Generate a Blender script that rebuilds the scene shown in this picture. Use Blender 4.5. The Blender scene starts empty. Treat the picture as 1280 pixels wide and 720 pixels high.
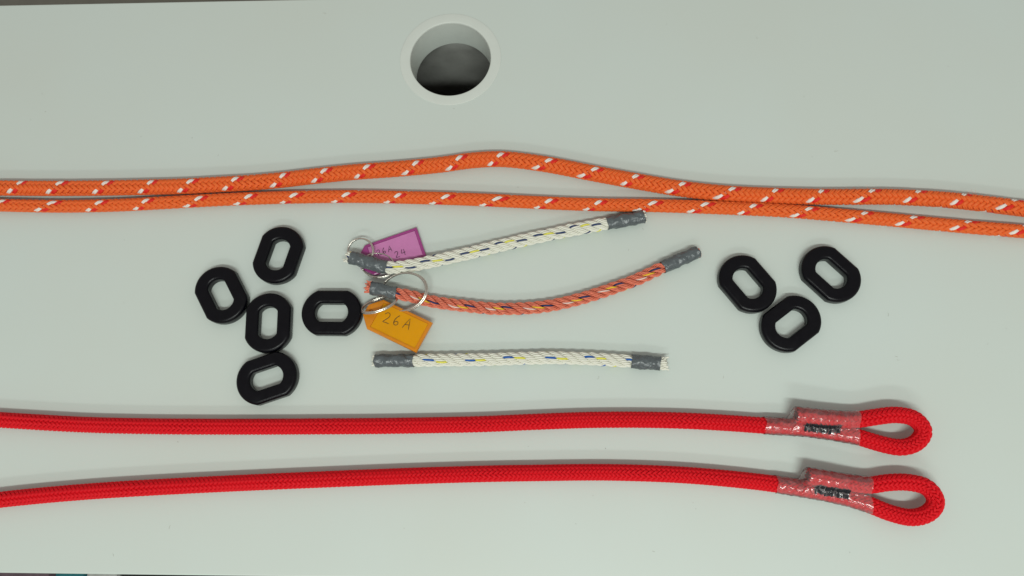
import bpy, bmesh, math, random
import numpy as np
from mathutils import Matrix, Vector

random.seed(7); rng = np.random.default_rng(7)
scene = bpy.context.scene
COL = scene.collection
MM = 0.001
PI = math.pi

# ------------------------------------------------------------------ camera
F, NADX, NADY, ROLL = 940.0, 680.0, 590.0, math.radians(-0.4)
n_ = np.array([(NADX - 640) / F, -(NADY - 360) / F, -1.0]); n_ /= np.linalg.norm(n_)
_z = -n_
_x = np.array([math.cos(ROLL), math.sin(ROLL), 0.0]); _x -= _z * (_x @ _z); _x /= np.linalg.norm(_x)
_y = np.cross(_z, _x)
RC = np.array([_x, _y, _z])
CAM = RC @ np.array([0, 0, F * 0.6]) * MM
cam_data = bpy.data.cameras.new('camera')
cam_data.sensor_width = 36.0
cam_data.lens = 36.0 * F / 1280.0
cam_data.clip_start = 0.01; cam_data.clip_end = 50
cam = bpy.data.objects.new('camera', cam_data); COL.objects.link(cam)
M4 = Matrix.Identity(4)
for r in range(3):
    for c in range(3): M4[r][c] = float(RC[r][c])
    M4[r][3] = float(CAM[r])
cam.matrix_world = M4
scene.camera = cam

def at(px, py, z=0.0):
    """photo measurement -> world point on the horizontal plane at height z (mm)"""
    d = RC @ np.array([(px - 640) / F, -(py - 360) / F, -1.0])
    t = (z * MM - CAM[2]) / d[2]
    return CAM + t * d

# ------------------------------------------------------------------ light
w = bpy.data.worlds.new('World'); scene.world = w; w.use_nodes = True
bg = w.node_tree.nodes['Background']
bg.inputs['Color'].default_value = (1.0, 0.955, 0.90, 1); bg.inputs['Strength'].default_value = 0.41

def ceiling_panel(name, x, tilt, dist, sx, sy, watts, col):
    l = bpy.data.lights.new(name, 'AREA'); l.shape = 'RECTANGLE'; l.size = sx; l.size_y = sy
    l.energy = watts; l.color = col
    o = bpy.data.objects.new(name, l); COL.objects.link(o)
    t = math.radians(tilt)
    o.location = (x, -dist * math.sin(t), dist * math.cos(t))
    o.rotation_euler = (0, 0, 0)
    return o
ceiling_panel('ceiling_lamp', 0.15, 29, 2.0, 1.1, 0.125, 22.0, (0.93, 1.0, 0.95))
ceiling_panel('ceiling_lamp', 0.1, 51, 2.8, 1.2, 0.25, 14.5, (0.93, 1.0, 0.97))

vs = scene.view_settings
scene.display_settings.display_device = 'sRGB'
vs.view_transform = 'Standard'; vs.look = 'None'; vs.exposure = 0.05; vs.gamma = 1.0
vs.use_curve_mapping = False
scene.render.engine = 'CYCLES'
scene.cycles.transparent_max_bounces = 16

# ------------------------------------------------------------------ materials
def principled(name, col, rough=0.6, spec=0.5, metal=0.0, noise=None, bump=None, sheen=0.0, coat=0.0, trans=0.0):
    """noise = (scale, amount); bump = (scale, strength, distance m)"""
    m = bpy.data.materials.new(name); m.use_nodes = True
    nt = m.node_tree; b = nt.nodes['Principled BSDF']
    b.inputs['Base Color'].default_value = (*col, 1)
    b.inputs['Roughness'].default_value = rough
    b.inputs['Specular IOR Level'].default_value = spec
    b.inputs['Metallic'].default_value = metal
    b.inputs['Sheen Weight'].default_value = sheen
    b.inputs['Sheen Roughness'].default_value = 0.5
    b.inputs['Coat Weight'].default_value = coat
    b.inputs['Coat Roughness'].default_value = 0.08
    b.inputs['Transmission Weight'].default_value = trans
    tc = nt.nodes.new('ShaderNodeTexCoord')
    if noise:
        n = nt.nodes.new('ShaderNodeTexNoise'); n.inputs['Scale'].default_value = noise[0]
        n.inputs['Detail'].default_value = 4; n.inputs['Roughness'].default_value = 0.65
        nt.links.new(tc.outputs['Object'], n.inputs['Vector'])
        mr = nt.nodes.new('ShaderNodeMapRange')
        mr.inputs['From Min'].default_value = 0.25; mr.inputs['From Max'].default_value = 0.75
        mr.inputs['To Min'].default_value = 1 - noise[1]; mr.inputs['To Max'].default_value = 1 + noise[1]
        nt.links.new(n.outputs['Fac'], mr.inputs['Value'])
        mx = nt.nodes.new('ShaderNodeMix'); mx.data_type = 'RGBA'; mx.blend_type = 'MULTIPLY'
        mx.inputs['Factor'].default_value = 1.0
        mx.inputs['A'].default_value = (*col, 1)
        nt.links.new(mr.outputs['Result'], mx.inputs['B'])
        nt.links.new(mx.outputs['Result'], b.inputs['Base Color'])
    if bump:
        n2 = nt.nodes.new('ShaderNodeTexNoise'); n2.inputs['Scale'].default_value = bump[0]
        n2.inputs['Detail'].default_value = 5
        nt.links.new(tc.outputs['Object'], n2.inputs['Vector'])
        bp = nt.nodes.new('ShaderNodeBump'); bp.inputs['Strength'].default_value = bump[1]
        bp.inputs['Distance'].default_value = bump[2]
        nt.links.new(n2.outputs['Fac'], bp.inputs['Height'])
        nt.links.new(bp.outputs['Normal'], b.inputs['Normal'])
    return m

def fibre(name, col, amount=0.12, rough=0.55, spec=0.3, sheen=0.03):
    """polyester yarn: fine filaments running along the strand (UV.x along, UV.y across)"""
    m = principled(name, col, rough=rough, spec=spec, noise=(900, amount), sheen=sheen)
    nt = m.node_tree; b = nt.nodes['Principled BSDF']
    uv = nt.nodes.new('ShaderNodeUVMap'); uv.uv_map = 'UVMap'
    mp = nt.nodes.new('ShaderNodeMapping'); mp.inputs['Scale'].default_value = (0.25, 9.0, 1)
    nt.links.new(uv.outputs['UV'], mp.inputs['Vector'])
    n = nt.nodes.new('ShaderNodeTexNoise'); n.inputs['Scale'].default_value = 3.0; n.inputs['Detail'].default_value = 3
    nt.links.new(mp.outputs['Vector'], n.inputs['Vector'])
    bp = nt.nodes.new('ShaderNodeBump'); bp.inputs['Strength'].default_value = 0.35; bp.inputs['Distance'].default_value = 0.0004
    nt.links.new(n.outputs['Fac'], bp.inputs['Height'])
    nt.links.new(bp.outputs['Normal'], b.inputs['Normal'])
    return m

def film(name, col, fac, rough, ior=1.42):
    """thin clear plastic film: mostly see-through, glossy, a little milky"""
    m = bpy.data.materials.new(name); m.use_nodes = True
    nt = m.node_tree; nt.nodes.clear()
    out = nt.nodes.new('ShaderNodeOutputMaterial')
    tr = nt.nodes.new('ShaderNodeBsdfTransparent'); tr.inputs['Color'].default_value = (0.98, 0.97, 0.97, 1)
    b = nt.nodes.new('ShaderNodeBsdfPrincipled')
    b.inputs['Base Color'].default_value = (*col, 1); b.inputs['Roughness'].default_value = rough
    tc = nt.nodes.new('ShaderNodeTexCoord')
    n = nt.nodes.new('ShaderNodeTexNoise'); n.inputs['Scale'].default_value = 260; n.inputs['Detail'].default_value = 4
    nt.links.new(tc.outputs['Object'], n.inputs['Vector'])
    mr = nt.nodes.new('ShaderNodeMapRange')
    mr.inputs['From Min'].default_value = 0.3; mr.inputs['From Max'].default_value = 0.7
    mr.inputs['To Min'].default_value = fac * 0.55; mr.inputs['To Max'].default_value = fac * 1.5
    nt.links.new(n.outputs['Fac'], mr.inputs['Value'])
    mix = nt.nodes.new('ShaderNodeMixShader')
    nt.links.new(mr.outputs['Result'], mix.inputs['Fac'])
    nt.links.new(tr.outputs[0], mix.inputs[1]); nt.links.new(b.outputs[0], mix.inputs[2])
    gl = nt.nodes.new('ShaderNodeBsdfGlossy'); gl.inputs['Roughness'].default_value = rough
    fr = nt.nodes.new('ShaderNodeFresnel'); fr.inputs['IOR'].default_value = ior
    mix2 = nt.nodes.new('ShaderNodeMixShader')
    nt.links.new(fr.outputs[0], mix2.inputs['Fac'])
    nt.links.new(mix.outputs[0], mix2.inputs[1]); nt.links.new(gl.outputs[0], mix2.inputs[2])
    bp = nt.nodes.new('ShaderNodeBump'); bp.inputs['Strength'].default_value = 0.35; bp.inputs['Distance'].default_value = 0.0010
    n3 = nt.nodes.new('ShaderNodeTexNoise'); n3.inputs['Scale'].default_value = 150; n3.inputs['Detail'].default_value = 2
    mp3 = nt.nodes.new('ShaderNodeMapping'); mp3.inputs['Scale'].default_value = (0.4, 1, 1)
    nt.links.new(tc.outputs['Object'], mp3.inputs['Vector']); nt.links.new(mp3.outputs['Vector'], n3.inputs['Vector'])
    nt.links.new(n3.outputs['Fac'], bp.inputs['Height'])
    for nd in (b, gl, fr): nt.links.new(bp.outputs['Normal'], nd.inputs['Normal'])
    nt.links.new(mix2.outputs[0], out.inputs['Surface'])
    return m

def desk_material():
    m = principled('desk_laminate', (0.56, 0.62, 0.555), rough=0.38, spec=0.35, bump=(1500, 0.05, 0.0002))
    nt = m.node_tree; b = nt.nodes['Principled BSDF']
    tc = nt.nodes.new('ShaderNodeTexCoord')
    n = nt.nodes.new('ShaderNodeTexNoise'); n.inputs['Scale'].default_value = 6; n.inputs['Detail'].default_value = 5
    nt.links.new(tc.outputs['Object'], n.inputs['Vector'])
    cr = nt.nodes.new('ShaderNodeValToRGB')
    cr.color_ramp.elements[0].position = 0.3; cr.color_ramp.elements[0].color = (0.575, 0.63, 0.58, 1)
    cr.color_ramp.elements[1].position = 0.7; cr.color_ramp.elements[1].color = (0.58, 0.65, 0.61, 1)
    nt.links.new(n.outputs['Fac'], cr.inputs['Fac'])
    # sparse dirt specks and tiny marks
    vo = nt.nodes.new('ShaderNodeTexVoronoi'); vo.inputs['Scale'].default_value = 26
    nt.links.new(tc.outputs['Object'], vo.inputs['Vector'])
    nz = nt.nodes.new('ShaderNodeTexNoise'); nz.inputs['Scale'].default_value = 500
    nt.links.new(tc.outputs['Object'], nz.inputs['Vector'])
    sc = nt.nodes.new('ShaderNodeSeparateColor'); nt.links.new(vo.outputs['Color'], sc.inputs['Color'])
    ml = nt.nodes.new('ShaderNodeMath'); ml.operation = 'MULTIPLY'; ml.inputs[1].default_value = 0.045
    nt.links.new(sc.outputs['Red'], ml.inputs[0])
    ad = nt.nodes.new('ShaderNodeMath'); ad.operation = 'MULTIPLY'
    nt.links.new(ml.outputs[0], ad.inputs[0]); nt.links.new(nz.outputs['Fac'], ad.inputs[1])
    lt = nt.nodes.new('ShaderNodeMath'); lt.operation = 'LESS_THAN'
    nt.links.new(vo.outputs['Distance'], lt.inputs[0]); nt.links.new(ad.outputs[0], lt.inputs[1])
    gt = nt.nodes.new('ShaderNodeMath'); gt.operation = 'GREATER_THAN'; gt.inputs[1].default_value = 0.72
    nt.links.new(sc.outputs['Green'], gt.inputs[0])
    an = nt.nodes.new('ShaderNodeMath'); an.operation = 'MULTIPLY'
    nt.links.new(lt.outputs[0], an.inputs[0]); nt.links.new(gt.outputs[0], an.inputs[1])
    st = nt.nodes.new('ShaderNodeMath'); st.operation = 'MULTIPLY'; st.inputs[1].default_value = 0.6
    nt.links.new(an.outputs[0], st.inputs[0])
    mx = nt.nodes.new('ShaderNodeMix'); mx.data_type = 'RGBA'
    nt.links.new(st.outputs[0], mx.inputs['Factor'])
    nt.links.new(cr.outputs['Color'], mx.inputs['A']); mx.inputs['B'].default_value = (0.30, 0.27, 0.2, 1)
    nt.links.new(mx.outputs['Result'], b.inputs['Base Color'])
    # faint smears: roughness varies
    n4 = nt.nodes.new('ShaderNodeTexNoise'); n4.inputs['Scale'].default_value = 14; n4.inputs['Detail'].default_value = 6
    nt.links.new(tc.outputs['Object'], n4.inputs['Vector'])
    mr = nt.nodes.new('ShaderNodeMapRange'); mr.inputs['To Min'].default_value = 0.3; mr.inputs['To Max'].default_value = 0.5
    nt.links.new(n4.outputs['Fac'], mr.inputs['Value']); nt.links.new(mr.outputs['Result'], b.inputs['Roughness'])
    return m

MAT = dict(
    desk=desk_material(),
    grommet=principled('white_grommet_plastic', (0.62, 0.665, 0.615), rough=0.42, spec=0.4, noise=(60, 0.03)),
    blocker=principled('grey_blocker_board', (0.40, 0.40, 0.37), rough=0.6, spec=0.3, noise=(28, 0.25)),  # board of the added panels that block light under the desk
    floor=principled('dark_floor', (0.17, 0.165, 0.14), rough=0.7, spec=0.2, noise=(25, 0.08)),
    orange=fibre('orange_yarn', (0.80, 0.14, 0.024)),
    orange_core=principled('orange_core', (0.30, 0.035, 0.006), rough=0.9, spec=0.1),  # dark orange puts shade into the gaps between the braid ribbons
    wtrace=fibre('white_tracer_yarn', (0.80, 0.76, 0.70), amount=0.06),
    rtrace=fibre('red_tracer_yarn', (0.72, 0.022, 0.012)),
    red=fibre('red_yarn', (0.71, 0.0065, 0.015), amount=0.10, spec=0.2, sheen=0.0),
    red_core=principled('red_core', (0.12, 0.003, 0.004), rough=0.9, spec=0.1),  # red darkened so that shade is painted into the braid gaps
    white=fibre('white_yarn', (0.80, 0.80, 0.70), amount=0.05),
    white_core=principled('white_core', (0.66, 0.66, 0.57), rough=0.9, spec=0.1),  # white toned down slightly: mild shade painted into the yarn gaps
    salmon=fibre('salmon_yarn', (0.76, 0.205, 0.125), amount=0.35),
    salmon_core=principled('salmon_core', (0.28, 0.05, 0.025), rough=0.9, spec=0.1),  # dark salmon paints the shade between yarns and strands
    yellow=fibre('yellow_yarn', (0.78, 0.74, 0.10)),
    gold=fibre('gold_yarn', (0.85, 0.55, 0.04)),
    blue=fibre('blue_yarn', (0.012, 0.035, 0.13)),
    bright_blue=fibre('bright_blue_yarn', (0.015, 0.11, 0.42)),
    palepink=fibre('pale_pink_yarn', (0.82, 0.62, 0.55)),
    tape=principled('grey_tape', (0.088, 0.105, 0.112), rough=0.24, spec=0.6, noise=(350, 0.2), bump=(420, 0.5, 0.0010)),
    black=principled('black_plastic', (0.0012, 0.0012, 0.0030), rough=0.25, spec=0.2, noise=(300, 0.2), bump=(900, 0.06, 0.0002)),
    steel=principled('nickel_steel', (0.62, 0.59, 0.53), rough=0.22, spec=0.5, metal=1.0, bump=(500, 0.15, 0.0002)),
    amber=principled('amber_plastic', (0.82, 0.285, 0.006), rough=0.25, spec=0.5, trans=0.25, noise=(120, 0.1)),
    amber_paper=principled('amber_tinted_insert', (0.76, 0.36, 0.002), rough=0.5, spec=0.12, noise=(80, 0.06)),
    purple=principled('purple_plastic', (0.42, 0.06, 0.28), rough=0.25, spec=0.5, trans=0.25, noise=(120, 0.1)),
    purple_paper=principled('purple_tinted_insert', (0.60, 0.235, 0.48), rough=0.5, spec=0.12, noise=(80, 0.06)),
    ink=principled('pen_ink', (0.02, 0.012, 0.012), rough=0.6),
    ink_purple=principled('pen_ink_purple', (0.05, 0.012, 0.04), rough=0.6),
    thread=principled('black_thread', (0.012, 0.014, 0.018), rough=0.6, spec=0.3, noise=(900, 0.3)),
    film=film('clear_shrink_film', (0.90, 0.74, 0.74), 0.08, 0.15, ior=1.55),
    window=film('clear_tag_window', (0.9, 0.9, 0.9), 0.002, 0.12, ior=1.10),
    bag=principled('mauve_cloth', (0.10, 0.065, 0.08), rough=0.9, noise=(200, 0.3)),
    teal=principled('teal_cloth', (0.01, 0.12, 0.14), rough=0.85, noise=(200, 0.3)),
    greytrim=principled('grey_trim', (0.35, 0.36, 0.34), rough=0.7, noise=(200, 0.2)),
    blackbox=principled('black_box_card', (0.006, 0.006, 0.006), rough=0.7, noise=(200, 0.2)),
)

def vary_roughness(m, scale, lo, hi):
    nt = m.node_tree; b = nt.nodes['Principled BSDF']
    tc = nt.nodes.new('ShaderNodeTexCoord'); n = nt.nodes.new('ShaderNodeTexNoise')
    n.inputs['Scale'].default_value = scale; n.inputs['Detail'].default_value = 6; n.inputs['Roughness'].default_value = 0.7
    nt.links.new(tc.outputs['Object'], n.inputs['Vector'])
    mr = nt.nodes.new('ShaderNodeMapRange'); mr.inputs['From Min'].default_value = 0.3; mr.inputs['From Max'].default_value = 0.7
    mr.inputs['To Min'].default_value = lo; mr.inputs['To Max'].default_value = hi
    nt.links.new(n.outputs['Fac'], mr.inputs['Value']); nt.links.new(mr.outputs['Result'], b.inputs['Roughness'])
vary_roughness(MAT['black'], 130, 0.16, 0.42)
vary_roughness(MAT['steel'], 300, 0.14, 0.36)
vary_roughness(MAT['tape'], 220, 0.16, 0.42)

# ------------------------------------------------------------------ mesh helpers
def link(o, parent=None):
    COL.objects.link(o)
    if parent is not None: o.parent = parent
    return o

def tag(o, label=None, cat=None, group=None, kind=None):
    if label: o['label'] = label
    if cat: o['category'] = cat
    if group: o['group'] = group
    if kind: o['kind'] = kind
    return o

def empty(name, loc, label, cat, group=None):
    o = bpy.data.objects.new(name, None); o.empty_display_size = 0.01
    COL.objects.link(o); o.location = tuple(float(v) for v in loc)
    return tag(o, label, cat, group)

def mesh_obj(name, verts, quads, mat, parent=None, uv=None, extra_faces=(), smooth=True):
    """verts in WORLD metres; shifted so that the part sits correctly under its parent's origin"""
    verts = np.asarray(verts, dtype=np.float64)
    if parent is not None:
        off = np.array(parent_world(parent)); verts = verts - off
    me = bpy.data.meshes.new(name)
    q = np.asarray(quads, dtype=np.int32).reshape(-1, 4)
    loops = q.ravel().tolist(); starts = list(range(0, 4 * len(q), 4))
    k = 4 * len(q)
    for f in extra_faces:
        starts.append(k); loops.extend(int(i) for i in f); k += len(f)
    me.vertices.add(len(verts)); me.vertices.foreach_set('co', verts.astype(np.float32).ravel())
    me.loops.add(len(loops)); me.loops.foreach_set('vertex_index', np.array(loops, dtype=np.int32))
    me.polygons.add(len(starts)); me.polygons.foreach_set('loop_start', np.array(starts, dtype=np.int32))
    if uv is not None:
        l = me.uv_layers.new(name='UVMap')
        l.data.foreach_set('uv', np.asarray(uv, dtype=np.float32)[np.array(loops)].ravel())
    me.update(calc_edges=True); me.validate()
    me.polygons.foreach_set('use_smooth', np.full(len(me.polygons), smooth, dtype=bool))
    me.materials.append(mat)
    return link(bpy.data.objects.new(name, me), parent)

def parent_world(p):
    v = np.array(p.location)
    while p.parent is not None:
        p = p.parent; v = v + np.array(p.location)
    return v

def grid_quads(rows, cols, wrap, base=0):
    r = np.arange(rows - 1)[:, None]
    c = np.arange(cols if wrap else cols - 1)[None, :]
    c2 = (c + 1) % cols
    a = r * cols + c; b = r * cols + c2; d = (r + 1) * cols + c; e = (r + 1) * cols + c2
    return (np.stack([a, d, e, b], -1).reshape(-1, 4) + base)

def grid_uv(rows, cols, L=1.0):
    u = np.linspace(0, L, rows)[:, None] * np.ones((1, cols)); v = np.ones((rows, 1)) * np.linspace(0, 1, cols)[None, :]
    return np.stack([u, v], -1).reshape(-1, 2)

def unit(a): return a / np.maximum(np.linalg.norm(a, axis=-1, keepdims=True), 1e-12)

class Path:
    """smooth centreline, arc-length parametrised, with an upright frame (T, B sideways, U up)"""
    def __init__(self, pts, smooth=6):
        P = np.asarray(pts, dtype=float)
        Q = []
        E = np.vstack([2 * P[0] - P[1], P, 2 * P[-1] - P[-2]])
        for i in range(1, len(E) - 2):
            p0, p1, p2, p3 = E[i - 1:i + 3]
            t0 = 0.0; t1 = t0 + np.linalg.norm(p1 - p0) ** .5; t2 = t1 + np.linalg.norm(p2 - p1) ** .5; t3 = t2 + np.linalg.norm(p3 - p2) ** .5
            for t in np.linspace(t1, t2, 24, endpoint=False):
                A1 = (t1 - t) / (t1 - t0) * p0 + (t - t0) / (t1 - t0) * p1
                A2 = (t2 - t) / (t2 - t1) * p1 + (t - t1) / (t2 - t1) * p2
                A3 = (t3 - t) / (t3 - t2) * p2 + (t - t2) / (t3 - t2) * p3
                B1 = (t2 - t) / (t2 - t0) * A1 + (t - t0) / (t2 - t0) * A2
                B2 = (t3 - t) / (t3 - t1) * A2 + (t - t1) / (t3 - t1) * A3
                Q.append((t2 - t) / (t2 - t1) * B1 + (t - t1) / (t2 - t1) * B2)
        Q.append(P[-1]); Q = np.array(Q)
        s = np.r_[0, np.cumsum(np.linalg.norm(np.diff(Q, axis=0), axis=1))]
        n = max(64, int(s[-1] / (0.8 * MM)))
        g = np.linspace(0, s[-1], n)
        Q = np.stack([np.interp(g, s, Q[:, k]) for k in range(3)], -1)
        for _ in range(smooth):
            Q[1:-1] = 0.25 * Q[:-2] + 0.5 * Q[1:-1] + 0.25 * Q[2:]
        self.s = np.r_[0, np.cumsum(np.linalg.norm(np.diff(Q, axis=0), axis=1))]
        self.Q = Q; self.L = self.s[-1]
        T = unit(np.gradient(Q, axis=0))
        self.T = T
    def frame(self, s):
        s = np.asarray(s, dtype=float)
        P = np.stack([np.interp(s, self.s, self.Q[:, k]) for k in range(3)], -1)
        T = unit(np.stack([np.interp(s, self.s, self.T[:, k]) for k in range(3)], -1))
        # straight extension beyond the ends
        over = np.where(s < 0, s, np.where(s > self.L, s - self.L, 0.0))
        P = P + T * over[:, None]
        B = unit(np.cross(np.array([0, 0, 1.0]), T)); U = np.cross(T, B)
        return P, T, B, U

def braid(path, s0, s1, R, pitch, N, parent, groups, step, core_mat, phase=0.0, flat=0.10, yarns=2, sheath='braided_cover', turn=0.0):
    """2/2 braid of N + N ribbons. groups: {name: (material, set of +strand ids)}; the rest joins `sheath`"""
    n = int((s1 - s0) / step) + 1
    s = np.linspace(s0, s1, n)
    P, T, B, U = path.frame(s)
    roll = math.radians(turn) * ((s / path.L - 0.42) / 0.45) ** 2          # the rope has a slight turn along its length
    U, B = np.cos(roll)[:, None] * U + np.sin(roll)[:, None] * B, np.cos(roll)[:, None] * B - np.sin(roll)[:, None] * U
    alpha = math.atan2(2 * PI * R, pitch)
    halfw = 0.5 * (pitch / N) * math.sin(alpha) * 0.99
    K = 4 * yarns + 1 if yarns > 1 else 6
    v = np.linspace(-1, 1, K)
    if yarns > 1:
        prof = np.abs(np.cos(v * PI * yarns / 2 + (PI / 2 if yarns % 2 == 0 else 0))) ** 0.8
        prof = 0.55 * prof + 0.45 * (1 - v ** 4)
    else:
        prof = np.sqrt(np.maximum(0, 1 - v ** 2))
    thick = 0.19 * R; amp = 0.11 * R
    stores = {}
    jt = rng.uniform(0, 6.28, 3)
    sw = s + MM * (1.5 * np.sin(2 * PI * s / 0.118 + jt[0]) + 0.8 * np.sin(2 * PI * s / 0.051 + jt[1]))   # braid bunches and stretches
    for d in (1, -1):
        for i in range(N):
            key = sheath
            for gname, (gm, ids) in groups.items():
                if d == 1 and i in ids: key = gname
            th = d * 2 * PI * sw / pitch + 2 * PI * i / N + phase
            k = i + d * 2 * N * sw / pitch
            wv = d * np.cos(2 * PI * (i + k - 0.5) / 4)
            wv = wv - 0.12 if key != sheath else np.tanh(1.7 * wv) / math.tanh(1.7)
            jitter = 1 + 0.02 * rng.standard_normal()
            rad = (R - thick - amp) + amp * wv * jitter
            # ribbon sideways direction on the cylinder surface
            dth = halfw / R * math.cos(alpha); ds = halfw * math.sin(alpha)
            narrow = (1.02 if key != sheath else 0.90) + 0.10 * wv
            ang = th[:, None] + v[None, :] * (dth * narrow)[:, None] * d
            shift = -v[None, :] * (ds * narrow)[:, None]
            rr = rad[:, None] + thick * prof[None, :] - 0.10 * R * (v[None, :] ** 4) * 0.7
            dirv = np.cos(ang)[..., None] * U[:, None, :] + np.sin(ang)[..., None] * B[:, None, :]
            co = P[:, None, :] + dirv * rr[..., None] + T[:, None, :] * shift[..., None]
            st = stores.setdefault(key, [[], [], [], 0])
            st[0].append(co.reshape(-1, 3)); st[1].append(grid_quads(n, K, False, st[3]))
            st[2].append(grid_uv(n, K, (s1 - s0) * 1000)); st[3] += n * K
    for key, (V, Qd, UV, _) in stores.items():
        mat = groups[key][0] if key in groups else groups[sheath][0]
        o = mesh_obj(key, np.vstack(V), np.vstack(Qd), mat, parent, np.vstack(UV))
        if key == sheath: o['kind'] = 'stuff'
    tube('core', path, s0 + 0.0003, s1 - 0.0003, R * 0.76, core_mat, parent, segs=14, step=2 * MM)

def tube(name, path, s0, s1, rad, mat, parent, segs=12, step=1 * MM):
    n = max(3, int((s1 - s0) / step)); s = np.linspace(s0, s1, n)
    P, T, B, U = path.frame(s)
    a = np.arange(segs) * 2 * PI / segs
    co = P[:, None] + rad * (np.cos(a)[None, :, None] * U[:, None] + np.sin(a)[None, :, None] * B[:, None])
    caps = [list(range(segs)), list(range((n - 1) * segs, n * segs))[::-1]]
    return mesh_obj(name, co.reshape(-1, 3), grid_quads(n, segs, True), mat, parent, extra_faces=caps)

def sweep_tubes(curves, rads, segs=6):
    """several free polylines -> one vert / quad / uv set"""
    V, Qd, UV, b, caps = [], [], [], 0, []
    for c, r in zip(curves, rads):
        c = np.asarray(c); n = len(c)
        T = unit(np.gradient(c, axis=0))
        ref = np.array([0, 0, 1.0]) if abs(T[:, 2]).mean() < 0.8 else np.array([1.0, 0, 0])
        X = unit(np.cross(ref, T)); Y = np.cross(T, X)
        a = np.arange(segs) * 2 * PI / segs
        r = np.broadcast_to(np.asarray(r, dtype=float), (n,))
        co = c[:, None] + r[:, None, None] * (np.cos(a)[None, :, None] * X[:, None] + np.sin(a)[None, :, None] * Y[:, None])
        V.append(co.reshape(-1, 3)); Qd.append(grid_quads(n, segs, True, b)); UV.append(grid_uv(n, segs, n))
        caps.append([b + i for i in range(segs)]); caps.append([b + (n - 1) * segs + i for i in range(segs)][::-1])
        b += n * segs
    return np.vstack(V), np.vstack(Qd), np.vstack(UV), caps

# ------------------------------------------------------------------ setting: desk top, floor
HOLE = at(563, 73.5, 0.0)
HOLE_R = 36.0 * MM
FLOOR_Z = -0.72
def edge_y(p0, p1):
    a, b = at(*p0), at(*p1); return 0.5 * (a[1] + b[1])
Y_BACK = edge_y((0, 5.6), (370, 0)); Y_FRONT = edge_y((0, 716.2), (290, 720))
X0, X1 = -0.62, 0.62
TH = 25 * MM

def build_desk():
    bm = bmesh.new()
    def ring_outer(inset, z):
        i = inset
        return [bm.verts.new(p) for p in ((X0 + i, Y_FRONT + i, z), (X1 - i, Y_FRONT + i, z), (X1 - i, Y_BACK - i, z), (X0 + i, Y_BACK - i, z))]
    def ring_hole(z, N=96):
        return [bm.verts.new((HOLE[0] + HOLE_R * math.cos(2 * PI * k / N), HOLE[1] + HOLE_R * math.sin(2 * PI * k / N), z)) for k in range(N)]
    prof = [(1.2, 0), (0.55, -0.18), (0.15, -0.6), (0, -1.2), (0, -23.8), (1.2, -25)]
    rings = [ring_outer(a * MM, z * MM) for a, z in prof]
    for r0, r1 in zip(rings, rings[1:]):
        for k in range(4):
            bm.faces.new((r0[k], r1[k], r1[(k + 1) % 4], r0[(k + 1) % 4])).smooth = False
    ht, hb = ring_hole(0), ring_hole(-TH)
    for k in range(96):
        bm.faces.new((ht[k], hb[k], hb[(k + 1) % 96], ht[(k + 1) % 96]))
    def cap(outer, hole):
        es = []
        for lst in (outer, hole):
            for k in range(len(lst)):
                a, b = lst[k], lst[(k + 1) % len(lst)]
                e = bm.edges.get((a, b)) or bm.edges.new((a, b)); es.append(e)
        bmesh.ops.triangle_fill(bm, use_beauty=True, use_dissolve=False, edges=es)
    cap(rings[0], ht); cap(rings[-1], hb)
    bmesh.ops.recalc_face_normals(bm, faces=bm.faces)
    me = bpy.data.meshes.new('desk_top'); bm.to_mesh(me); bm.free()
    me.materials.append(MAT['desk'])
    o = link(bpy.data.objects.new('desk_top', me))
    tag(o, 'pale grey-green laminate desk top with a round cable hole', 'desk', kind='structure')
build_desk()

me = bpy.data.meshes.new('floor')
me.from_pydata([(-3, -3, FLOOR_Z), (3, -3, FLOOR_Z), (3, 3, FLOOR_Z), (-3, 3, FLOOR_Z)], [], [(0, 1, 2, 3)])
me.materials.append(MAT['floor'])
tag(link(bpy.data.objects.new('floor', me)), 'dark brown-grey floor under the desk', 'floor', kind='structure')

# added panels that carry the top and close it in against ambient light
def box_obj(name, lo, hi, mat, parent=None, bev=0.002):
    bm = bmesh.new()
    bmesh.ops.create_cube(bm, size=1.0)
    for v in bm.verts:
        v.co = Vector([lo[k] if v.co[k] < 0 else hi[k] for k in range(3)])
        if parent is not None: v.co -= Vector(parent_world(parent))
    bmesh.ops.bevel(bm, geom=list(bm.edges), offset=bev, segments=2, affect='EDGES', profile=0.5)
    me = bpy.data.meshes.new(name); bm.to_mesh(me); bm.free()
    me.materials.append(mat)
    return link(bpy.data.objects.new(name, me), parent)

def lathe(name, prof, centre, mat, parent, N=128):
    a = np.arange(N) * 2 * PI / N
    V = [[(centre[0] + r * math.cos(t), centre[1] + r * math.sin(t), centre[2] + z) for t in a] for r, z in prof]
    return mesh_obj(name, np.array(V).reshape(-1, 3), grid_quads(len(prof), N, True), mat, parent)

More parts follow.
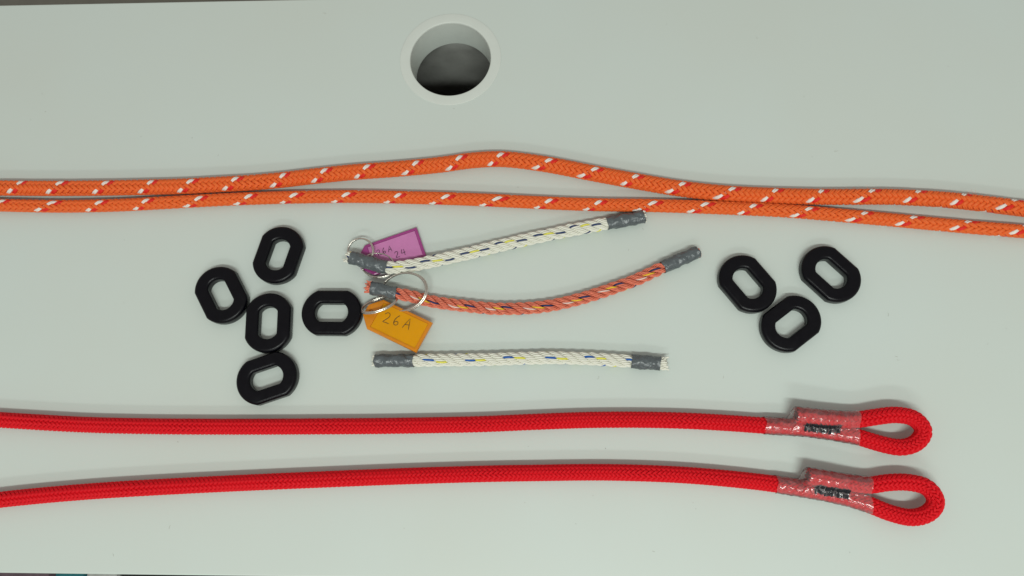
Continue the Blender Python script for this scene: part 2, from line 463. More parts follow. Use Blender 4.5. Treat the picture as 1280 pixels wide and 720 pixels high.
light_block_boxes = [((X0 + .02, Y_FRONT + .03), (X0 + .038, Y_BACK - .01)), ((X1 - .038, Y_FRONT + .03), (X1 - .02, Y_BACK - .01)),
              ((X0 + .038, Y_BACK - .014), (X1 - .038, Y_BACK - .004)), ((X0 + .038, Y_FRONT + .03), (X1 - .038, Y_FRONT + .048))]
for lo, hi in light_block_boxes:  # added all round to keep the space below the hole dark
    box_obj('light_block_panel', (*lo, FLOOR_Z), (*hi, -TH), MAT['blocker'], bpy.data.objects['desk_top'])
g = empty('cable_grommet', (HOLE[0], HOLE[1], 0), 'white plastic cable grommet ring set in the round hole of the desk top', 'cable grommet')
ro = np.linalg.norm(at(626.3, 73.5) - at(500, 73.5)) / 2
ri = ro * 0.795
lathe('flange', [(ro, 0.02 * MM), (ro - .02 * MM, .2 * MM), (ro - .15 * MM, .34 * MM), (ro - .5 * MM, .42 * MM), (ri + 1.3 * MM, .5 * MM), (ri + .6 * MM, .4 * MM), (ri + .25 * MM, .2 * MM), (ri + .1 * MM, -.2 * MM)], (HOLE[0], HOLE[1], 0), MAT['grommet'], g)
lathe('sleeve', [(ri + .1 * MM, -.25 * MM), (ri - .15 * MM, -.9 * MM), (ri - .2 * MM, -1.2 * MM), (ri + .5 * MM, -1.5 * MM), (ri + .45 * MM, -1.9 * MM), (ri + .35 * MM, -4 * MM), (ri - .25 * MM, -29.4 * MM), (ri - .27 * MM, -29.8 * MM), (ri - .2 * MM, -30.2 * MM), (ri + .2 * MM, -30.5 * MM), (ri + 1.4 * MM, -30.4 * MM), (ri + 1.7 * MM, -4 * MM), (ri + 1.7 * MM, -.3 * MM)], (HOLE[0], HOLE[1], 0), MAT['grommet'], g)

# things past the front edge, standing on the floor (only a sliver shows)
def past_edge(px, py, z): return at(px, py, z)
bx0 = at(-60, 722, -330); bx1 = at(104, 722, -330); bx2 = at(146, 722, -330); bx3 = at(330, 726, -330)
ytop = Y_FRONT - 0.012
b_ = empty('cloth_bag', (bx0[0] + 0.1, ytop - 0.1, FLOOR_Z), 'dark mauve cloth bag with teal side standing past the desk front edge', 'bag')
zt = -0.33
box_obj('body', (bx0[0] - 0.05, ytop - 0.2, FLOOR_Z), (at(62, 720, -330)[0], ytop, zt), MAT['bag'], b_, 0.012)
box_obj('side_panel', (at(62, 720, -330)[0] + .001, ytop - 0.2, FLOOR_Z), (bx1[0], ytop, zt - .002), MAT['teal'], b_, 0.01)
box_obj('trim', (bx1[0] + .001, ytop - 0.2, FLOOR_Z), (bx2[0], ytop, zt - .001), MAT['greytrim'], b_, 0.006)
c_ = empty('black_box', (bx2[0] + 0.1, ytop - 0.1, FLOOR_Z), 'black box standing past the desk front edge beside the cloth bag', 'box')
box_obj('case', (bx2[0] + .004, ytop - 0.2, FLOOR_Z), (bx3[0] + 0.1, ytop, zt - .02), MAT['blackbox'], c_, 0.004)
box_obj('lid', (bx2[0] + .003, ytop - 0.201, zt - .02), (bx3[0] + 0.101, ytop + .001, zt - .002), MAT['blackbox'], c_, 0.004)

# ------------------------------------------------------------------ ropes
def pts(lst, z):
    out = []
    for p in lst:
        out.append(at(p[0], p[1], p[2] if len(p) > 2 else z))
    return out

def braided(name, lst, R, pitch, N, label, sheath_mat, core_mat, groups, phase, step, cat='rope', group=None, yarns=2, turn=0.0):
    path = Path(pts(lst, R))
    mid = path.frame(np.array([path.L / 2]))[0][0]
    root = empty(name, (mid[0], mid[1], 0), label, cat, group)
    gr = dict(groups); gr['braided_cover'] = (sheath_mat, set())
    braid(path, 0, path.L, R * MM, pitch * MM, N, root, gr, step * MM, core_mat, phase, yarns=yarns, turn=turn)
    return root, path

UP = [(-40, 235.5), (0, 235), (60, 235.3), (120, 235), (180, 234), (235, 232.6), (260, 231.2), (312, 228.4), (350, 225.2), (387, 220.8), (440, 215.3), (500, 210.9), (552, 205.8), (590, 200.6), (628, 199), (680, 205), (740, 216.4), (796, 226.7), (852, 236), (908, 242), (980, 245.2), (1040, 246.2), (1115, 246.2), (1190, 250.4), (1280, 260.8), (1330, 267)]
LO = [(-40, 255.6), (0, 256.4), (75, 257.8), (150, 256.3), (200, 253.7), (235, 251.8), (275, 249.7), (350, 247), (440, 245.7), (515, 247), (590, 249.3), (680, 253.5), (740, 255.8), (815, 257), (890, 259.4), (980, 263.5), (1040, 268.3), (1115, 275), (1190, 282), (1280, 289.4), (1330, 293)]
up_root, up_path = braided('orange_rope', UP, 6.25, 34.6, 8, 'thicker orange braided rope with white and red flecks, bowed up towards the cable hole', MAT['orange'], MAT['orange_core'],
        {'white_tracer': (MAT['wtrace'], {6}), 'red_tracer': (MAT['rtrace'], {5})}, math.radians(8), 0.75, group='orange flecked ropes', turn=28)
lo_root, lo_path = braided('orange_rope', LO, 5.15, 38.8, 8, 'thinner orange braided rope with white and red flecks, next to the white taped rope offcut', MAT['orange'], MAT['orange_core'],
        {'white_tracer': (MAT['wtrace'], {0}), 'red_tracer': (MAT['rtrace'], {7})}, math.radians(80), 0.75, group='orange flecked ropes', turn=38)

# stray hairs on the bowed orange rope
def hairs(root, path, spots, mat):
    cs, rs = [], []
    for s, side, n in spots:
        for _ in range(n):
            ss = s + random.uniform(-6, 6) * MM
            P, T, B, U = [a[0] for a in path.frame(np.array([ss]))]
            th = side * random.uniform(0.7, 1.5)
            d = math.cos(th) * U + math.sin(th) * B
            p = P + d * 5.9 * MM
            dirv = unit(d * random.uniform(.3, 1) + T * random.uniform(-1, 1))
            bend = unit(np.array([random.uniform(-1, 1) for _ in range(3)]))
            ln = random.uniform(2, 5) * MM
            c = [p + dirv * ln * t + bend * ln * 0.35 * t * t for t in np.linspace(0, 1, 6)]
            cs.append(np.array(c)); rs.append(np.linspace(.07, .03, 6) * MM)
    V, Q, UV, caps = sweep_tubes(cs, rs, 4)
    o = mesh_obj('stray_fibres', V, Q, mat, root, UV); o['kind'] = 'stuff'
def s_at(path, px, py, z=5):
    p = at(px, py, z); return float(path.s[np.argmin(np.linalg.norm(path.Q[:, :2] - p[:2], axis=1))])
hairs(up_root, up_path, [(s_at(up_path, 470, 213), -1, 5), (s_at(up_path, 500, 211), -1, 3), (s_at(up_path, 580, 202), 1, 3), (s_at(up_path, 1213, 253), 1, 6), (s_at(up_path, 1080, 246), 1, 3)], MAT['orange'])

# red ropes with a seized eye
RR = 5.85
def red_rope(body, tail_start, label, sleeve, stitch, phase):
    path = Path(pts(body, RR), smooth=14)
    mid = path.frame(np.array([path.L * .4]))[0][0]
    root = empty('red_rope', (mid[0], mid[1], 0), label, 'rope', 'red ropes with a seized eye')
    braid(path, 0, path.L, RR * MM, 36.5 * MM, 12, root, {'braided_cover': (MAT['red'], set())}, 0.8 * MM, MAT['red_core'], phase, yarns=2)
    # --- clear shrink sleeve around both legs
    xs = np.linspace(at(sleeve[0], body[0][1])[0], at(sleeve[1], sleeve[2], RR)[0], 70)
    i_turn = int(np.argmax(path.Q[:, 0]))
    A, Bp = path.Q[:i_turn], path.Q[i_turn:][::-1]
    x_end = Bp[0, 0]
    rings = []
    NS = 56
    rs = np.random.default_rng(int(phase * 100) + 5)
    ph = rs.uniform(0, 6.28, 12)
    for j, x in enumerate(xs):
        ca = np.array([x, np.interp(x, A[:, 0], A[:, 1]), np.interp(x, A[:, 0], A[:, 2])])
        if x > x_end:
            cb = np.array([x, np.interp(x, Bp[:, 0], Bp[:, 1]), np.interp(x, Bp[:, 0], Bp[:, 2])]); k = 1.0
        else:
            cb = Bp[0].copy(); cb[0] = x; k = max(0.0, 1 - (x_end - x) / (5.5 * MM)); k = k * k * (3 - 2 * k)
        cb = ca + (cb - ca) * k
        cb[0] = x
        r = (RR + 0.35) * MM
        rb = r * (0.9 + 0.1 * k)
        ang = np.linspace(0, 2 * PI, 240, endpoint=False)
        D = np.stack([np.zeros_like(ang), np.sin(ang), np.cos(ang)], -1)
        sa = D @ ca + r; sb = D @ cb + rb
        pt = np.where((sa >= sb)[:, None], ca + r * D, cb + rb * D)
        cl = np.vstack([pt, pt[:1]])
        ls = np.r_[0, np.cumsum(np.linalg.norm(np.diff(cl, axis=0), axis=1))]
        gq = np.linspace(0, ls[-1], NS, endpoint=False)
        ring = np.stack([np.interp(gq, ls, cl[:, q]) for q in range(3)], -1)
        # dip into the groove between the two legs + shrink wrinkles
        ax = cb - ca; ln = np.linalg.norm(ax)
        c0 = 0.5 * (ca + cb)
        if ln > 1e-5:
            axn = ax / ln; tt = (ring - c0) @ axn / (ln / 2)
            perp = ring - c0 - np.outer((ring - c0) @ axn, axn)
            dip = np.clip(1 - np.abs(tt) * 1.1, 0, 1) ** 1.2 * 0.30 * min(1, ln / (9 * MM))
            ring = ring - perp * dip[:, None]
        u = (x - xs[0]) / MM; vv = np.arange(NS) / NS * 2 * PI
        wr = 0.16 * np.sin(u * 1.1 + 2 * np.sin(vv * 3 + ph[0]) + ph[1]) + 0.12 * np.sin(u * 2.3 + vv * 4 + ph[2]) + 0.10 * np.sin(vv * 9 + 0.4 * u + ph[3]) + .012 * rs.standard_normal(NS)
        out = unit(ring - c0); out[:, 0] = 0
        ring = ring + out * (wr * MM * 0.9)[:, None]
        ring[:, 0] += (0.5 * np.sin(vv * 2 + ph[4]) + .3 * np.sin(vv * 5 + ph[5])) * MM * (1 if j in (0, 69) else 0)
        ring[:, 2] = np.maximum(ring[:, 2], 0.12 * MM)
        rings.append(ring)
    sl = mesh_obj('clear_sleeve', np.array(rings).reshape(-1, 3), grid_quads(70, NS, True), MAT['film'], root)
    sl['label'] = 'clear shrink-wrap sleeve over the two rope legs'
    # --- black seizing stitches across the groove
    cs = []
    n = 24
    x0, x1 = at(stitch[0], sleeve[2], RR * 1.5)[0], at(stitch[1], sleeve[2], RR * 1.5)[0]
    for q in range(n):
        x = x0 + (x1 - x0) * q / (n - 1)
        ca = np.array([x, np.interp(x, A[:, 0], A[:, 1]), np.interp(x, A[:, 0], A[:, 2])])
        cb = np.array([x, np.interp(x, Bp[:, 0], Bp[:, 1]), np.interp(x, Bp[:, 0], Bp[:, 2])])
        axn = unit(cb - ca); up = np.array([0, 0, 1.0]) - axn * axn[2]; up = unit(up)
        e0, e1 = random.uniform(-.12, .12), random.uniform(-.12, .12)
        c = []
        for t in np.linspace(0, 1, 13):
            # over the shoulder of leg A, down in the groove, over the shoulder of leg B
            phi = (-0.62 + e0) + t * (1.24 + e1 - e0)
            mixp = ca + (cb - ca) * (0.46 + 0.62 * (t - 0.5) + e0 * .25)
            h = RR * MM * (0.60 + 0.25 * abs(math.cos(PI * t)))
            c.append(mixp + up * (h + 0.15 * MM) + np.array([(t - .5) * 1.1 * MM + random.uniform(-.05, .05) * MM, 0, 0]))
        cs.append(np.array(c)[:: 1] + np.array([random.uniform(-.2, .2), random.uniform(-.6, .6), 0]) * MM)
    V, Q, UV, caps = sweep_tubes(cs, [random.uniform(.55, .72) * MM for _ in cs], 7)
    o = mesh_obj('stitching', V, Q, MAT['thread'], root, UV, extra_faces=caps); o['kind'] = 'stuff'; o['label'] = 'black seizing thread under the clear sleeve'
    return root

RED1 = [(-40, 523), (0, 525), (53, 528.2), (107, 531), (170, 532.6), (240, 533.3), (320, 533.4), (400, 533), (480, 532.4), (600, 530.2), (666, 527.4), (733, 525), (800, 524.6), (860, 526), (915, 529), (951, 531.6), (1001, 534.6), (1041, 540), (1070, 545.5, 6.5), (1102, 555, 7.5), (1127, 559.2, 9), (1146, 553, 10.5), (1154.5, 538.5, 11.5), (1144, 524, 11.5), (1121, 518.5, 11), (1092, 521.5, 10), (1071, 524.5, 9.5), (1031, 522.8, 11.5), (995.5, 518.8, 12.5)]
RED2 = [(-40, 630), (0, 624.7), (53, 619.2), (107, 614.6), (160, 611), (240, 606.6), (320, 602.8), (400, 599.4), (500, 595.4), (600, 592.4), (667, 591.2), (760, 590.4), (850, 593.5), (915, 598.8), (968, 605), (1021, 613.6), (1055, 621), (1082, 629, 6.5), (1112, 641, 7.5), (1140, 647, 9), (1161, 641, 10.5), (1170, 627, 11.5), (1160, 610, 11.5), (1135, 603, 11), (1108, 603.4, 10), (1087, 606.5, 9.5), (1051, 602, 11.5), (1010, 595, 12.5)]
red_rope(RED1, None, 'red braided rope with a sleeved eye, the one nearer the black oval rings', (951, 1070, 535), (1005, 1048), 0.3)
red_rope(RED2, None, 'red braided rope running along the front edge of the desk, with a sleeved eye', (968, 1085, 615), (1018, 1058), 1.1)

# laid rope offcuts
def laid_rope(name, lst, R, pitch, label, mats, tapes, tails, twist, phase, cat='rope', seed=1, NY=6, tph=(0, 0, 0, 0), tw=1.0, full=1.40, thin=0.30, wander=0.55):
    """mats = (yarn, core, [tracer mats per strand]); tapes = ((s0,s1),(s0,s1)) in mm from each end; tails = yarn overhang"""
    path = Path(pts(lst, R), smooth=10)
    r = R * MM / (full + 1.045); Rs0 = full * r
    mid = path.frame(np.array([path.L / 2]))[0][0]
    root = empty(name, (mid[0], mid[1], 0), label, cat, 'twisted rope offcuts with taped ends')
    rs = np.random.default_rng(seed)
    n = int(path.L / (0.55 * MM)); s = np.linspace(0, path.L, n)
    P, T, B, U = path.frame(s)
    sq = np.ones(n)                              # the tape squeezes the strands
    for (a0, a1, *_r) in tapes:
        u0 = a0 * MM if a0 >= 0 else path.L + a0 * MM; u1 = a1 * MM if a1 > 0 else path.L + a1 * MM
        m = 1 / (1 + np.exp(-(s - u0 + .4 * MM) / (.35 * MM))) * 1 / (1 + np.exp((s - u1 - .4 * MM) / (.35 * MM)))
        sq = sq - 0.17 * m
    Rs = Rs0 * sq
    tan_a = (2 * PI * Rs / (pitch * MM))[:, None]
    for k in range(4):
        th = -2 * PI * s / (pitch * MM) + 2 * PI * k / 4 + phase
        nrm = np.cos(th)[:, None] * U + np.sin(th)[:, None] * B
        tau = -np.sin(th)[:, None] * U + np.cos(th)[:, None] * B
        C = P + nrm * Rs[:, None]
        Tn = unit(T - tau * tan_a); tb = unit(np.cross(nrm, Tn)) ; tb = np.where((np.sum(tb * tau, 1) < 0)[:, None], -tb, tb)
        a = r * 0.72; ry = r * thin
        curves = {}
        for y in range(NY):
            ph = twist * (2 * PI * s / (pitch * MM) - phase - 2 * PI * k / 4 - 0.45) + 2 * PI * y / NY + tph[k] + wander * np.sin(2 * PI * s / (pitch * MM * (2.3 + .5 * k)) + 1.7 * k + seed)
            wob = 1 + 0.05 * np.sin(s / MM * 0.35 + rs.uniform(0, 6.28)) + 0.03 * rs.standard_normal()
            c = C + (a * sq * wob)[:, None] * (np.cos(ph)[:, None] * nrm + np.sin(ph)[:, None] * tb)
            # loose ends past the tape
            e0 = rs.uniform(*tails[0]); e1 = rs.uniform(*tails[1])
            if y == 0: e0 = e1 = min(tails[0][0], tails[1][0])
            c0 = c[0] - T[0] * e0 * MM + (c[0] - P[0]) * 0.12; c1 = c[-1] + T[-1] * e1 * MM + (c[-1] - P[-1]) * 0.12
            c = np.vstack([c0, 0.5 * (c0 + c[0]), c, 0.5 * (c1 + c[-1]), c1])
            c[:, 2] = np.maximum(c[:, 2], ry * 0.9)
            key = 'base'
            if y in (0,) and mats[2][k] is not None: key = 'tracer'
            curves.setdefault(key, []).append(c)
        V, Q, UV, caps = sweep_tubes(curves['base'], [ry] * len(curves['base']), 7)
        so = mesh_obj('strand', V, Q, mats[0], root, UV, extra_faces=caps)
        if 'tracer' in curves:
            V, Q, UV, caps = sweep_tubes(curves['tracer'], [ry * 1.04 * tw], 7)
            mesh_obj('tracer_yarn', V, Q, mats[2][k], so, UV, extra_faces=caps)
        V, Q, UV, caps = sweep_tubes([C], [r * 0.60], 8)
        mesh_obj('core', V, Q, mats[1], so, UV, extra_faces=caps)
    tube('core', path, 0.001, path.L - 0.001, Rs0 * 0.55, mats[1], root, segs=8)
    for (a0, a1, wid, hgt, sd) in tapes:
        tape(root, path, a0 * MM if a0 >= 0 else path.L + a0 * MM, a1 * MM if a1 > 0 else path.L + a1 * MM, R * MM, wid, hgt, sd)
    return root, path

def tape(root, path, s0, s1, R, wid, hgt, seed):
    rs = np.random.default_rng(seed)
    n, K = 64, 56
    s = np.linspace(s0, s1, n); P, T, B, U = path.frame(s)
    a = np.arange(K) * 2 * PI / K
    u = (s - s0) / MM
    ph = rs.uniform(0, 6.28, 16); am = rs.uniform(.5, 1, 16)
    V = []
    for i in range(n):
        ca, sa = np.cos(a), np.sin(a)
        base = 1.0 + 0.045 * np.sin(a * 3 - u[i] * 0.55 + ph[0])                  # lay of the strands under the tape
        base = base + 0.030 * am[1] * np.sin(u[i] * 0.9 + 2.2 * np.sin(a + ph[1]) + ph[2])
        base = base + 0.022 * am[2] * np.sin(u[i] * 1.7 + a * 2 + ph[3]) + 0.016 * np.sin(a * 7 + u[i] * .8 + ph[4])
        # diagonal pulled creases
        cr = np.abs(np.sin(0.5 * (a * 2 + u[i] * 0.42 + ph[5] + .6 * np.sin(u[i] * .7 + ph[6]))))
        base = base - 0.085 * np.exp(-(cr / 0.10) ** 2)
        cr2 = np.abs(np.sin(0.5 * (a * 3 - u[i] * 0.33 + ph[11] + 1.1 * np.sin(u[i] * .45 + a + ph[12]))))
        base = base - 0.06 * am[3] * np.exp(-(cr2 / 0.09) ** 2)
        base = base + 0.03 * am[4] * np.sin(u[i] * .24 + ph[13])
        # overlap lip of the wound tape along one meander
        lip = (a - (PI * 0.62 + 0.16 * np.sin(u[i] * 0.65 + ph[7]) + .10 * np.sin(u[i] * 1.9 + ph[8])) + PI) % (2 * PI) - PI
        base = base + 0.06 / (1 + np.exp(-lip * 30)) * (lip < 1.6) * (lip > -1.0)
        rr = R * 1.0 * base
        ring = P[i] + (ca * rr * hgt)[:, None] * U[i] + (sa * rr * wid)[:, None] * B[i]
        if i in (0, n - 1): ring = ring + T[i] * (0.35 * MM * np.sin(a * 2 + ph[9]) + .2 * MM * np.sin(a * 5 + ph[10]))[:, None]
        ring[:, 2] = np.maximum(ring[:, 2], 0.05 * MM)
        V.append(ring)
    V = np.array(V)
    # end rims folded inwards so that the tape has thickness
    def rim(k, f, ds): return P[k] + (V[k] - P[k]) * f + T[k] * ds * MM
    allr = [rim(0, .80, .5), rim(0, .93, .12), *V, rim(n - 1, .93, -.12), rim(n - 1, .80, -.5)]
    return mesh_obj('tape_wrap', np.array(allr).reshape(-1, 3), grid_quads(n + 4, K, True), MAT['tape'], root)

WH1 = [(436, 321, 9.5), (460, 328, 9.5), (483, 334, 9.2), (504, 333.5, 8.8), (540, 326.8, 8), (589, 315.8, 5.6), (620, 308.3, 5.2), (660, 299, 5.1), (706, 289.3, 5.1), (759, 279.3, 5.3), (806, 270.8, 5.6)]
laid_rope('laid_rope', WH1, 5.1, 29, 'white twisted rope offcut with blue and yellow flecks, end lying across the purple key tag',
          (MAT['white'], MAT['white_core'], [MAT['blue'], MAT['yellow'], MAT['blue'], None]), [(1.5, 30.5, 1.0, .96, 3), (-29, -0.6, .98, .95, 4)], ((-1, 3.0), (-1.2, .6)), 3.05, 0.4, seed=3, tph=(.5, 0, -.9, 0), tw=.95, full=1.25, thin=.275)
SAL = [(460, 358.5, 10), (478, 363, 9.5), (497, 367, 8), (515, 370.5, 6.2), (540, 376.8, 4.9), (582, 382.4, 4.8), (624, 386, 4.8), (667, 384.6, 4.8), (690, 381.5, 4.8), (725, 373.6, 4.8), (762, 361.8, 4.8), (800, 347.8, 4.8), (826, 335.3, 4.8), (873, 314.5, 4.8)]
laid_rope('laid_rope', SAL, 4.85, 28.5, 'salmon-orange twisted rope offcut with yellow, white and blue flecks and taped ends',
          (MAT['salmon'], MAT['salmon_core'], [MAT['palepink'], MAT['gold'], MAT['blue'], None]), [(2.5, 21.5, 1.02, .98, 8), (-29.5, -.3, 1.0, .96, 9)], ((-1, 2.5), (-1.5, .2)), 3.02, 1.3, seed=4, tph=(-.3, .1, .8, 0), tw=1.08, full=1.62, thin=.275)
WH2 = [(468, 450.8), (492, 450.7), (515, 450.5), (560, 450), (610, 449.2), (650, 448), (690, 447.2), (725, 448), (760, 449.8), (792, 452), (832, 454.6)]
laid_rope('laid_rope', WH2, 5.0, 29.5, 'white twisted rope offcut between the amber key tag and the red ropes',
          (MAT['white'], MAT['white_core'], [MAT['bright_blue'], MAT['yellow'], None, None]), [(.6, 29.0, .96, .96, 12), (-24.5, -4.0, 1.02, .98, 15)], ((-.5, 2), (-1.5, 2.2)), 3.04, 2.2, seed=5, tph=(.5, 0, 0, 0), tw=1.05, full=1.25, thin=.275)

# ------------------------------------------------------------------ black oval links
def outline(hl, hw, R, na=22, nf=8):
    sag = R - math.sqrt(R * R - hw * hw); fx = hl - sag; cx = hl - R
    amax = math.asin(hw / R)
    out = []
    for sgn in (1, -1):
        for k in range(na):
            t = -amax + 2 * amax * k / (na - 1)
            out.append((sgn * (cx + R * math.cos(t)), sgn * R * math.sin(t)))
        for k in range(1, nf):
            out.append((sgn * (fx - 2 * fx * k / nf), sgn * hw))
    return np.array(out)
def link_mesh():
    O = outline(22.6, 16.9, 18.2); I = outline(12.3, 6.9, 8.0)
    D = unit(O - I); h = 8.2
    prof = []     # (base ring, offset along D from it, z)
    fo, fi = 2.6, 2.2
    prof.append((I, 0.9, 0.0)); prof.append((I, 0.25, 0.25)); prof.append((I, 0.0, 0.9)); prof.append((I, 0.0, h - fi - .8))
    for t in np.linspace(0, PI / 2, 6): prof.append((I, fi * (1 - math.cos(t)), h - fi + fi * math.sin(t) - .0))
    prof.append((I, fi + .8, h + .03))
    for t in np.linspace(0, PI / 2, 7): prof.append((O, -fo * (1 - math.sin(t)), h - fo + fo * math.cos(t)))
    prof.append((O, 0.0, 0.9)); prof.append((O, -.25, .25)); prof.append((O, -.9, 0.0))
    K = len(O)
    V = []
    for base, off, z in prof:
        p = base + D * off
        V.append(np.c_[p, np.full(K, z)])
    V = np.array(V) * MM
    rows = len(prof)
    q = grid_quads(rows, K, True)
    close = np.array([[(rows - 1) * K + k, k, (k + 1) % K, (rows - 1) * K + (k + 1) % K] for k in range(K)])
    return V.reshape(-1, 3), np.vstack([q, close])
LV, LQ = link_mesh()
links = [(348.6, 319.2, 75, 'black oval plastic ring lying alone between the purple key tag and the orange ropes'),
         (277.3, 369, 120.5, 'black oval plastic ring of the five, outermost one, farthest from the key tags'),
         (336, 403.8, 92, 'black oval plastic ring in the middle of the five, touching two others'),
         (415.2, 391.2, -0.5, 'black oval plastic ring with its rounded end against the amber key tag'),
         (334.4, 473, 19, 'black oval plastic ring of the five, the one nearest the red ropes'),
         (933.8, 355, 127, 'black oval plastic ring of the three, nearest the taped salmon rope end'),
         (988, 404.8, 37, 'black oval plastic ring of the three, nearest the red rope eyes'),
         (1037.8, 343, 134, 'black oval plastic ring of the three, nearest the orange ropes')]
lme = None
for i, (px, py, a, lab) in enumerate(links):
    if lme is None:
        o = mesh_obj('oval_ring', LV, LQ, MAT['black']); lme = o.data
        # crisp shoulder of the flats survives smooth shading
    else:
        o = link(bpy.data.objects.new('oval_ring', lme))
    p = at(px, py, 4.5); o.location = (p[0], p[1], 0.0); o.rotation_euler = (0, 0, math.radians(a))
    tag(o, lab, 'plastic ring', 'black oval plastic rings')

# ------------------------------------------------------------------ key tags
GLYPH = {
    '2': [[(.05, .78), (.2, .98), (.5, 1.0), (.68, .82), (.6, .58), (.3, .28), (.0, .02), (.35, .06), (.8, .0)]],
    '6': [[(.5, 1.0), (.22, .75), (.05, .4), (.1, .1), (.35, .0), (.6, .12), (.62, .34), (.4, .46), (.15, .34), (.08, .2)]],
    'A': [[(.0, .0), (.25, .5), (.52, 1.0), (.62, .5), (.72, -.04)], [(.12, .34), (.68, .38)]],
    '4': [[(.3, 1.0), (.12, .62), (.02, .42), (.4, .40), (.8, .44)], [(.66, .95), (.64, .5), (.62, -.02)]],
}
def key_tag(label, origin, uvec, vvec, L, W, Hh, body_mat, paper_mat, ink_mat, texts, name='key_tag'):
    """origin = world point of the top-left shoulder corner (underside); u along the tag, v across; chamfered hole end at -u"""
    u = unit(np.array(uvec)); v = np.array(vvec); v = unit(v - u * (u @ v)); nrm = np.cross(u, v)
    if nrm[2] < 0: nrm = -nrm
    ch = 8.2; body_len = L - ch
    def W3(a, b, c): return origin + (u * a + v * b + nrm * c) * MM
    cen = W3(body_len / 2, W / 2, 0)
    root = empty(name, cen, label, 'key tag', 'plastic key tags')
    poly = [(0, 0), (body_len, 0), (body_len, W), (0, W), (-ch, W - ch), (-ch, ch)]
    poly = np.array(poly)
    def inset(poly, d):
        m = len(poly); out = []
        for i in range(m):
            p0, p1, p2 = poly[i - 1], poly[i], poly[(i + 1) % m]
            e1 = unit(p1 - p0); e2 = unit(p2 - p1)
            n1 = np.array([-e1[1], e1[0]]); n2 = np.array([-e2[1], e2[0]])
            bis = unit(n1 + n2); k = d / max(0.3, bis @ n1)
            out.append(p1 + bis * k)
        return np.array(out)
    if np.cross(poly[1] - poly[0], poly[2] - poly[1]) < 0: poly = poly[::-1]
    bm = bmesh.new()
    hc = np.array([-ch + 4.6, W / 2]); hr = 2.0
    def ring(pp, z): return [bm.verts.new(Vector(W3(p[0], p[1], z) - cen)) for p in pp]
    prof = [(0.7, 0), (.2, .2), (0, .7), (0, Hh - .8), (.25, Hh - .22), (.8, Hh)]
    rings = [ring(inset(poly, d), z) for d, z in prof]
    m = len(poly)
    for r0, r1 in zip(rings, rings[1:]):
        for k in range(m): bm.faces.new((r0[k], r0[(k + 1) % m], r1[(k + 1) % m], r1[k]))
    # window frame on top: recessed panel for the insert
    bw = 2.2
    win = np.array([(1.6, bw), (body_len - bw, bw), (body_len - bw, W - bw), (1.6, W - bw)])
    hcirc = np.array([hc + hr * np.array([math.cos(t), math.sin(t)]) for t in np.linspace(0, 2 * PI, 20, endpoint=False)])
    wt = ring(win, Hh); wb = ring(win, Hh - .75)
    ht = ring(hcirc, Hh); hb = ring(hcirc, 0)
    for k in range(4): bm.faces.new((wt[k], wt[(k + 1) % 4], wb[(k + 1) % 4], wb[k]))
    bm.faces.new(wb)
    for k in range(20): bm.faces.new((ht[k], ht[(k + 1) % 20], hb[(k + 1) % 20], hb[k]))
    def loop_edges(*ls):
        es = []
        for l in ls:
            for k in range(len(l)):
                a, b = l[k], l[(k + 1) % len(l)]
                es.append(bm.edges.get((a, b)) or bm.edges.new((a, b)))
        return es
    bmesh.ops.triangle_fill(bm, use_beauty=True, edges=loop_edges(rings[-1], wt, ht))
    bmesh.ops.triangle_fill(bm, use_beauty=True, edges=loop_edges(rings[0], hb))
    bmesh.ops.recalc_face_normals(bm, faces=bm.faces)
    me = bpy.data.meshes.new('tag_body'); bm.to_mesh(me); bm.free(); me.materials.append(body_mat)
    link(bpy.data.objects.new('tag_body', me), root)
    # paper insert
    e = .15
    c4 = [(1.6 + e, bw + e), (body_len - bw - e, bw + e), (body_len - bw - e, W - bw - e), (1.6 + e, W - bw - e)]
    def slab(nm, c4, z0, z1, mat):
        V = np.array([W3(a, b, z) for z in (z0, z1) for a, b in c4])
        return mesh_obj(nm, V, [[3, 2, 1, 0], [4, 5, 6, 7], [0, 1, 5, 4], [1, 2, 6, 5], [2, 3, 7, 6], [3, 0, 4, 7]], mat, root, smooth=False)
    pap = slab('paper_insert', c4, Hh - .74, Hh - .42, paper_mat)
    slab('window', c4, Hh - .30, Hh - .06, MAT['window'])
    # handwriting: thin pen strokes on the paper
    cs, rs_ = [], []
    for txt, (tu, tv), size, rot, gap in texts:
        cx = 0.0
        for chh in txt:
            for st in GLYPH[chh]:
                P2 = np.array(st) * np.array([size * .82, size]); P2[:, 0] += cx
                s_ = np.r_[0, np.cumsum(np.linalg.norm(np.diff(P2, axis=0), axis=1))]
                if len(st) > 3 and chh != 'A':
                    gq = np.linspace(0, s_[-1], 26)
                    P2 = np.stack([np.interp(gq, s_, P2[:, q]) for q in range(2)], -1)
                    for _ in range(3): P2[1:-1] = .25 * P2[:-2] + .5 * P2[1:-1] + .25 * P2[2:]
                cr_, sr_ = math.cos(rot), math.sin(rot)
                X = P2[:, 0] * cr_ - P2[:, 1] * sr_; Y = P2[:, 0] * sr_ + P2[:, 1] * cr_
                cs.append(np.array([W3(tu + x, tv - y, Hh - .40) for x, y in zip(X, Y)])); rs_.append(0.24 * MM)
            cx += size * .82 * gap
    V, Q, UV, caps = sweep_tubes(cs, rs_, 5)
    mesh_obj('lettering', V, Q, ink_mat, root, UV, extra_faces=caps)
    return root

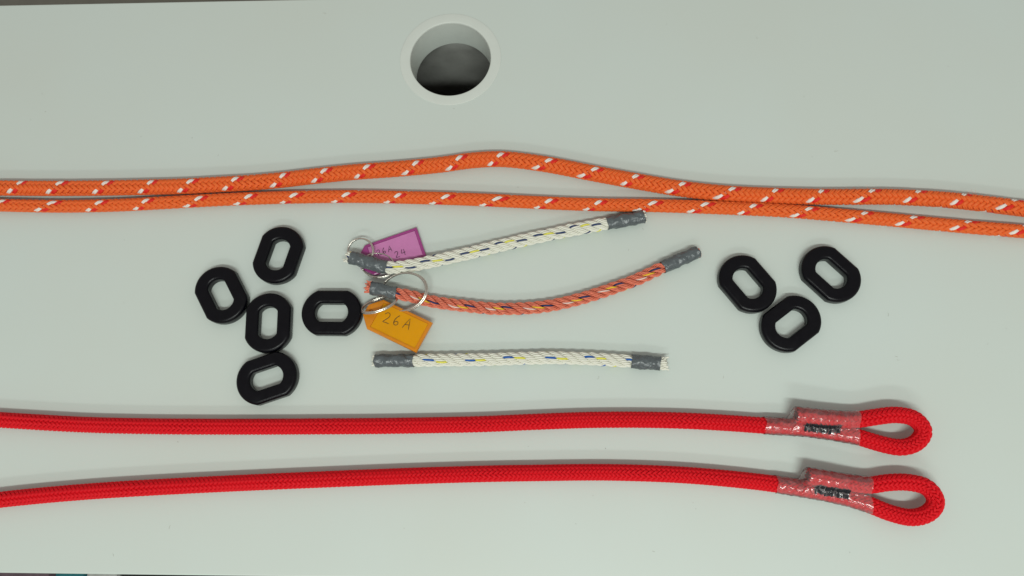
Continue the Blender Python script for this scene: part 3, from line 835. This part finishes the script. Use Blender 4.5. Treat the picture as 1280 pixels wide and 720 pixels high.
# amber tag: its square end rests raised on the white offcut, the hole end hangs in the rings
a0 = at(480.6, 376.2, 3.0); a1 = at(543, 405.5, 6.0); a2 = at(522.8, 442.5, 8.4)
key_tag('amber plastic key tag with 26A handwritten on its insert', a0, a1 - a0, a2 - a1, 50, 25, 3.6, MAT['amber'], MAT['amber_paper'], MAT['ink'],
        [('26A', (7.6, 15.8), 8.2, math.radians(10), 1.2)])
p0 = at(456.9, 308, 0.3); p1 = at(522.8, 285, 0.3); p2 = at(536.8, 324.6, 0.3)
key_tag('purple plastic key tag lying partly under the white twisted rope', p0, p1 - p0, p2 - p1, 50, 25, 3.4, MAT['purple'], MAT['purple_paper'], MAT['ink_purple'],
        [('26A', (7.0, 11.6), 4.6, 0.0, 1.15), ('24', (19.5, 18.0), 5.0, 0.0, 1.2)])

# ------------------------------------------------------------------ split rings
def split_ring(label, centre, ra, rb, axis_a, tilt_axis_z, wire=0.62, name='split_ring', start=0.0, drop=None):
    """two turns of flat wire; centre world; ra, rb semi axes (mm) along axis_a and its perpendicular in the ring plane (normal tilted)"""
    A = unit(np.array(axis_a)); Nn = unit(np.array(tilt_axis_z)); A = unit(A - Nn * (A @ Nn)); Bv = np.cross(Nn, A)
    n = 220
    t = np.linspace(0, 4 * PI * 0.985, n)
    hgt = (t / (4 * PI) - .5) * 2 * (wire * 1.5)
    ease = 1 + 0.02 * np.sin(t * .5)
    c = centre + (np.cos(t + start) * ra * ease)[:, None] * MM * A + (np.sin(t + start) * rb * ease)[:, None] * MM * Bv + (hgt * MM)[:, None] * Nn
    c[:, 2] = np.maximum(c[:, 2], wire * MM)
    root = empty(name, (centre[0], centre[1], max(0, float(c[:, 2].min()) - wire * MM)), label, 'key ring', 'steel split key rings')
    V, Q, UV, caps = sweep_tubes([c], [wire * MM], 8)
    mesh_obj('wire_coil', V, Q, MAT['steel'], root, UV, extra_faces=caps)
    return root

split_ring('small steel split ring poking out from under the white rope end beside the purple tag', at(450.5, 314, 5.5), 10.2, 9.6, (1, 0, 0), (-.12, -.18, 1), 0.6, start=1.9)
split_ring('steel split ring threaded under the white rope through the purple key tag', at(472.5, 331.5, 3.6), 12.6, 9.6, (1, -0.16, 0), (0.03, 0.12, 1), 0.62, start=4.0)
split_ring('large steel split ring looped over the salmon rope above the amber key tag', at(504, 365, 8.2), 19.0, 14.2, (1, 0.12, 0), (-.28, -.08, 1), 0.72, start=2.6)
split_ring('steel split ring standing on edge through the hole of the amber key tag', at(474, 380.5, 8.5), 13.6, 8.2, (1, .36, 0), (-.2, .62, .78), 0.62, start=.6)

# ------------------------------------------------------------------ lint and crumbs lying on the desk
cs, rs_ = [], []
spots = [(1185, 83), (1122, 446), (1124, 450), (757, 561), (660, 558), (870, 636), (1062, 690), (38, 150), (240, 172), (905, 470), (1005, 120), (155, 300), (720, 655), (505, 660), (1235, 430)]
spots += [(random.uniform(10, 1270), random.uniform(15, 700)) for _ in range(26)]
for px, py in spots:
    p = at(px, py, 0.12); a = random.uniform(0, 6.28); ln = random.choice([0.25, 0.3, 0.4, 0.5, 1.6, 2.6]) * MM; cv = random.uniform(-.9, .9)
    t = np.linspace(0, 1, 6)
    c = np.stack([p[0] + ln * t * np.cos(a + cv * t), p[1] + ln * t * np.sin(a + cv * t), np.full(6, p[2])], -1)
    cs.append(c); rs_.append((0.16 if ln < 0.6 * MM else 0.055) * MM)
V, Q, UV, caps = sweep_tubes(cs, rs_, 5)
dm = principled('lint', (0.22, 0.19, 0.13), rough=0.9, noise=(40, 0.5))
o = mesh_obj('lint', V, Q, dm, None, UV, extra_faces=caps)
tag(o, 'tiny crumbs and lint fibres scattered on the desk top', 'lint', kind='stuff')
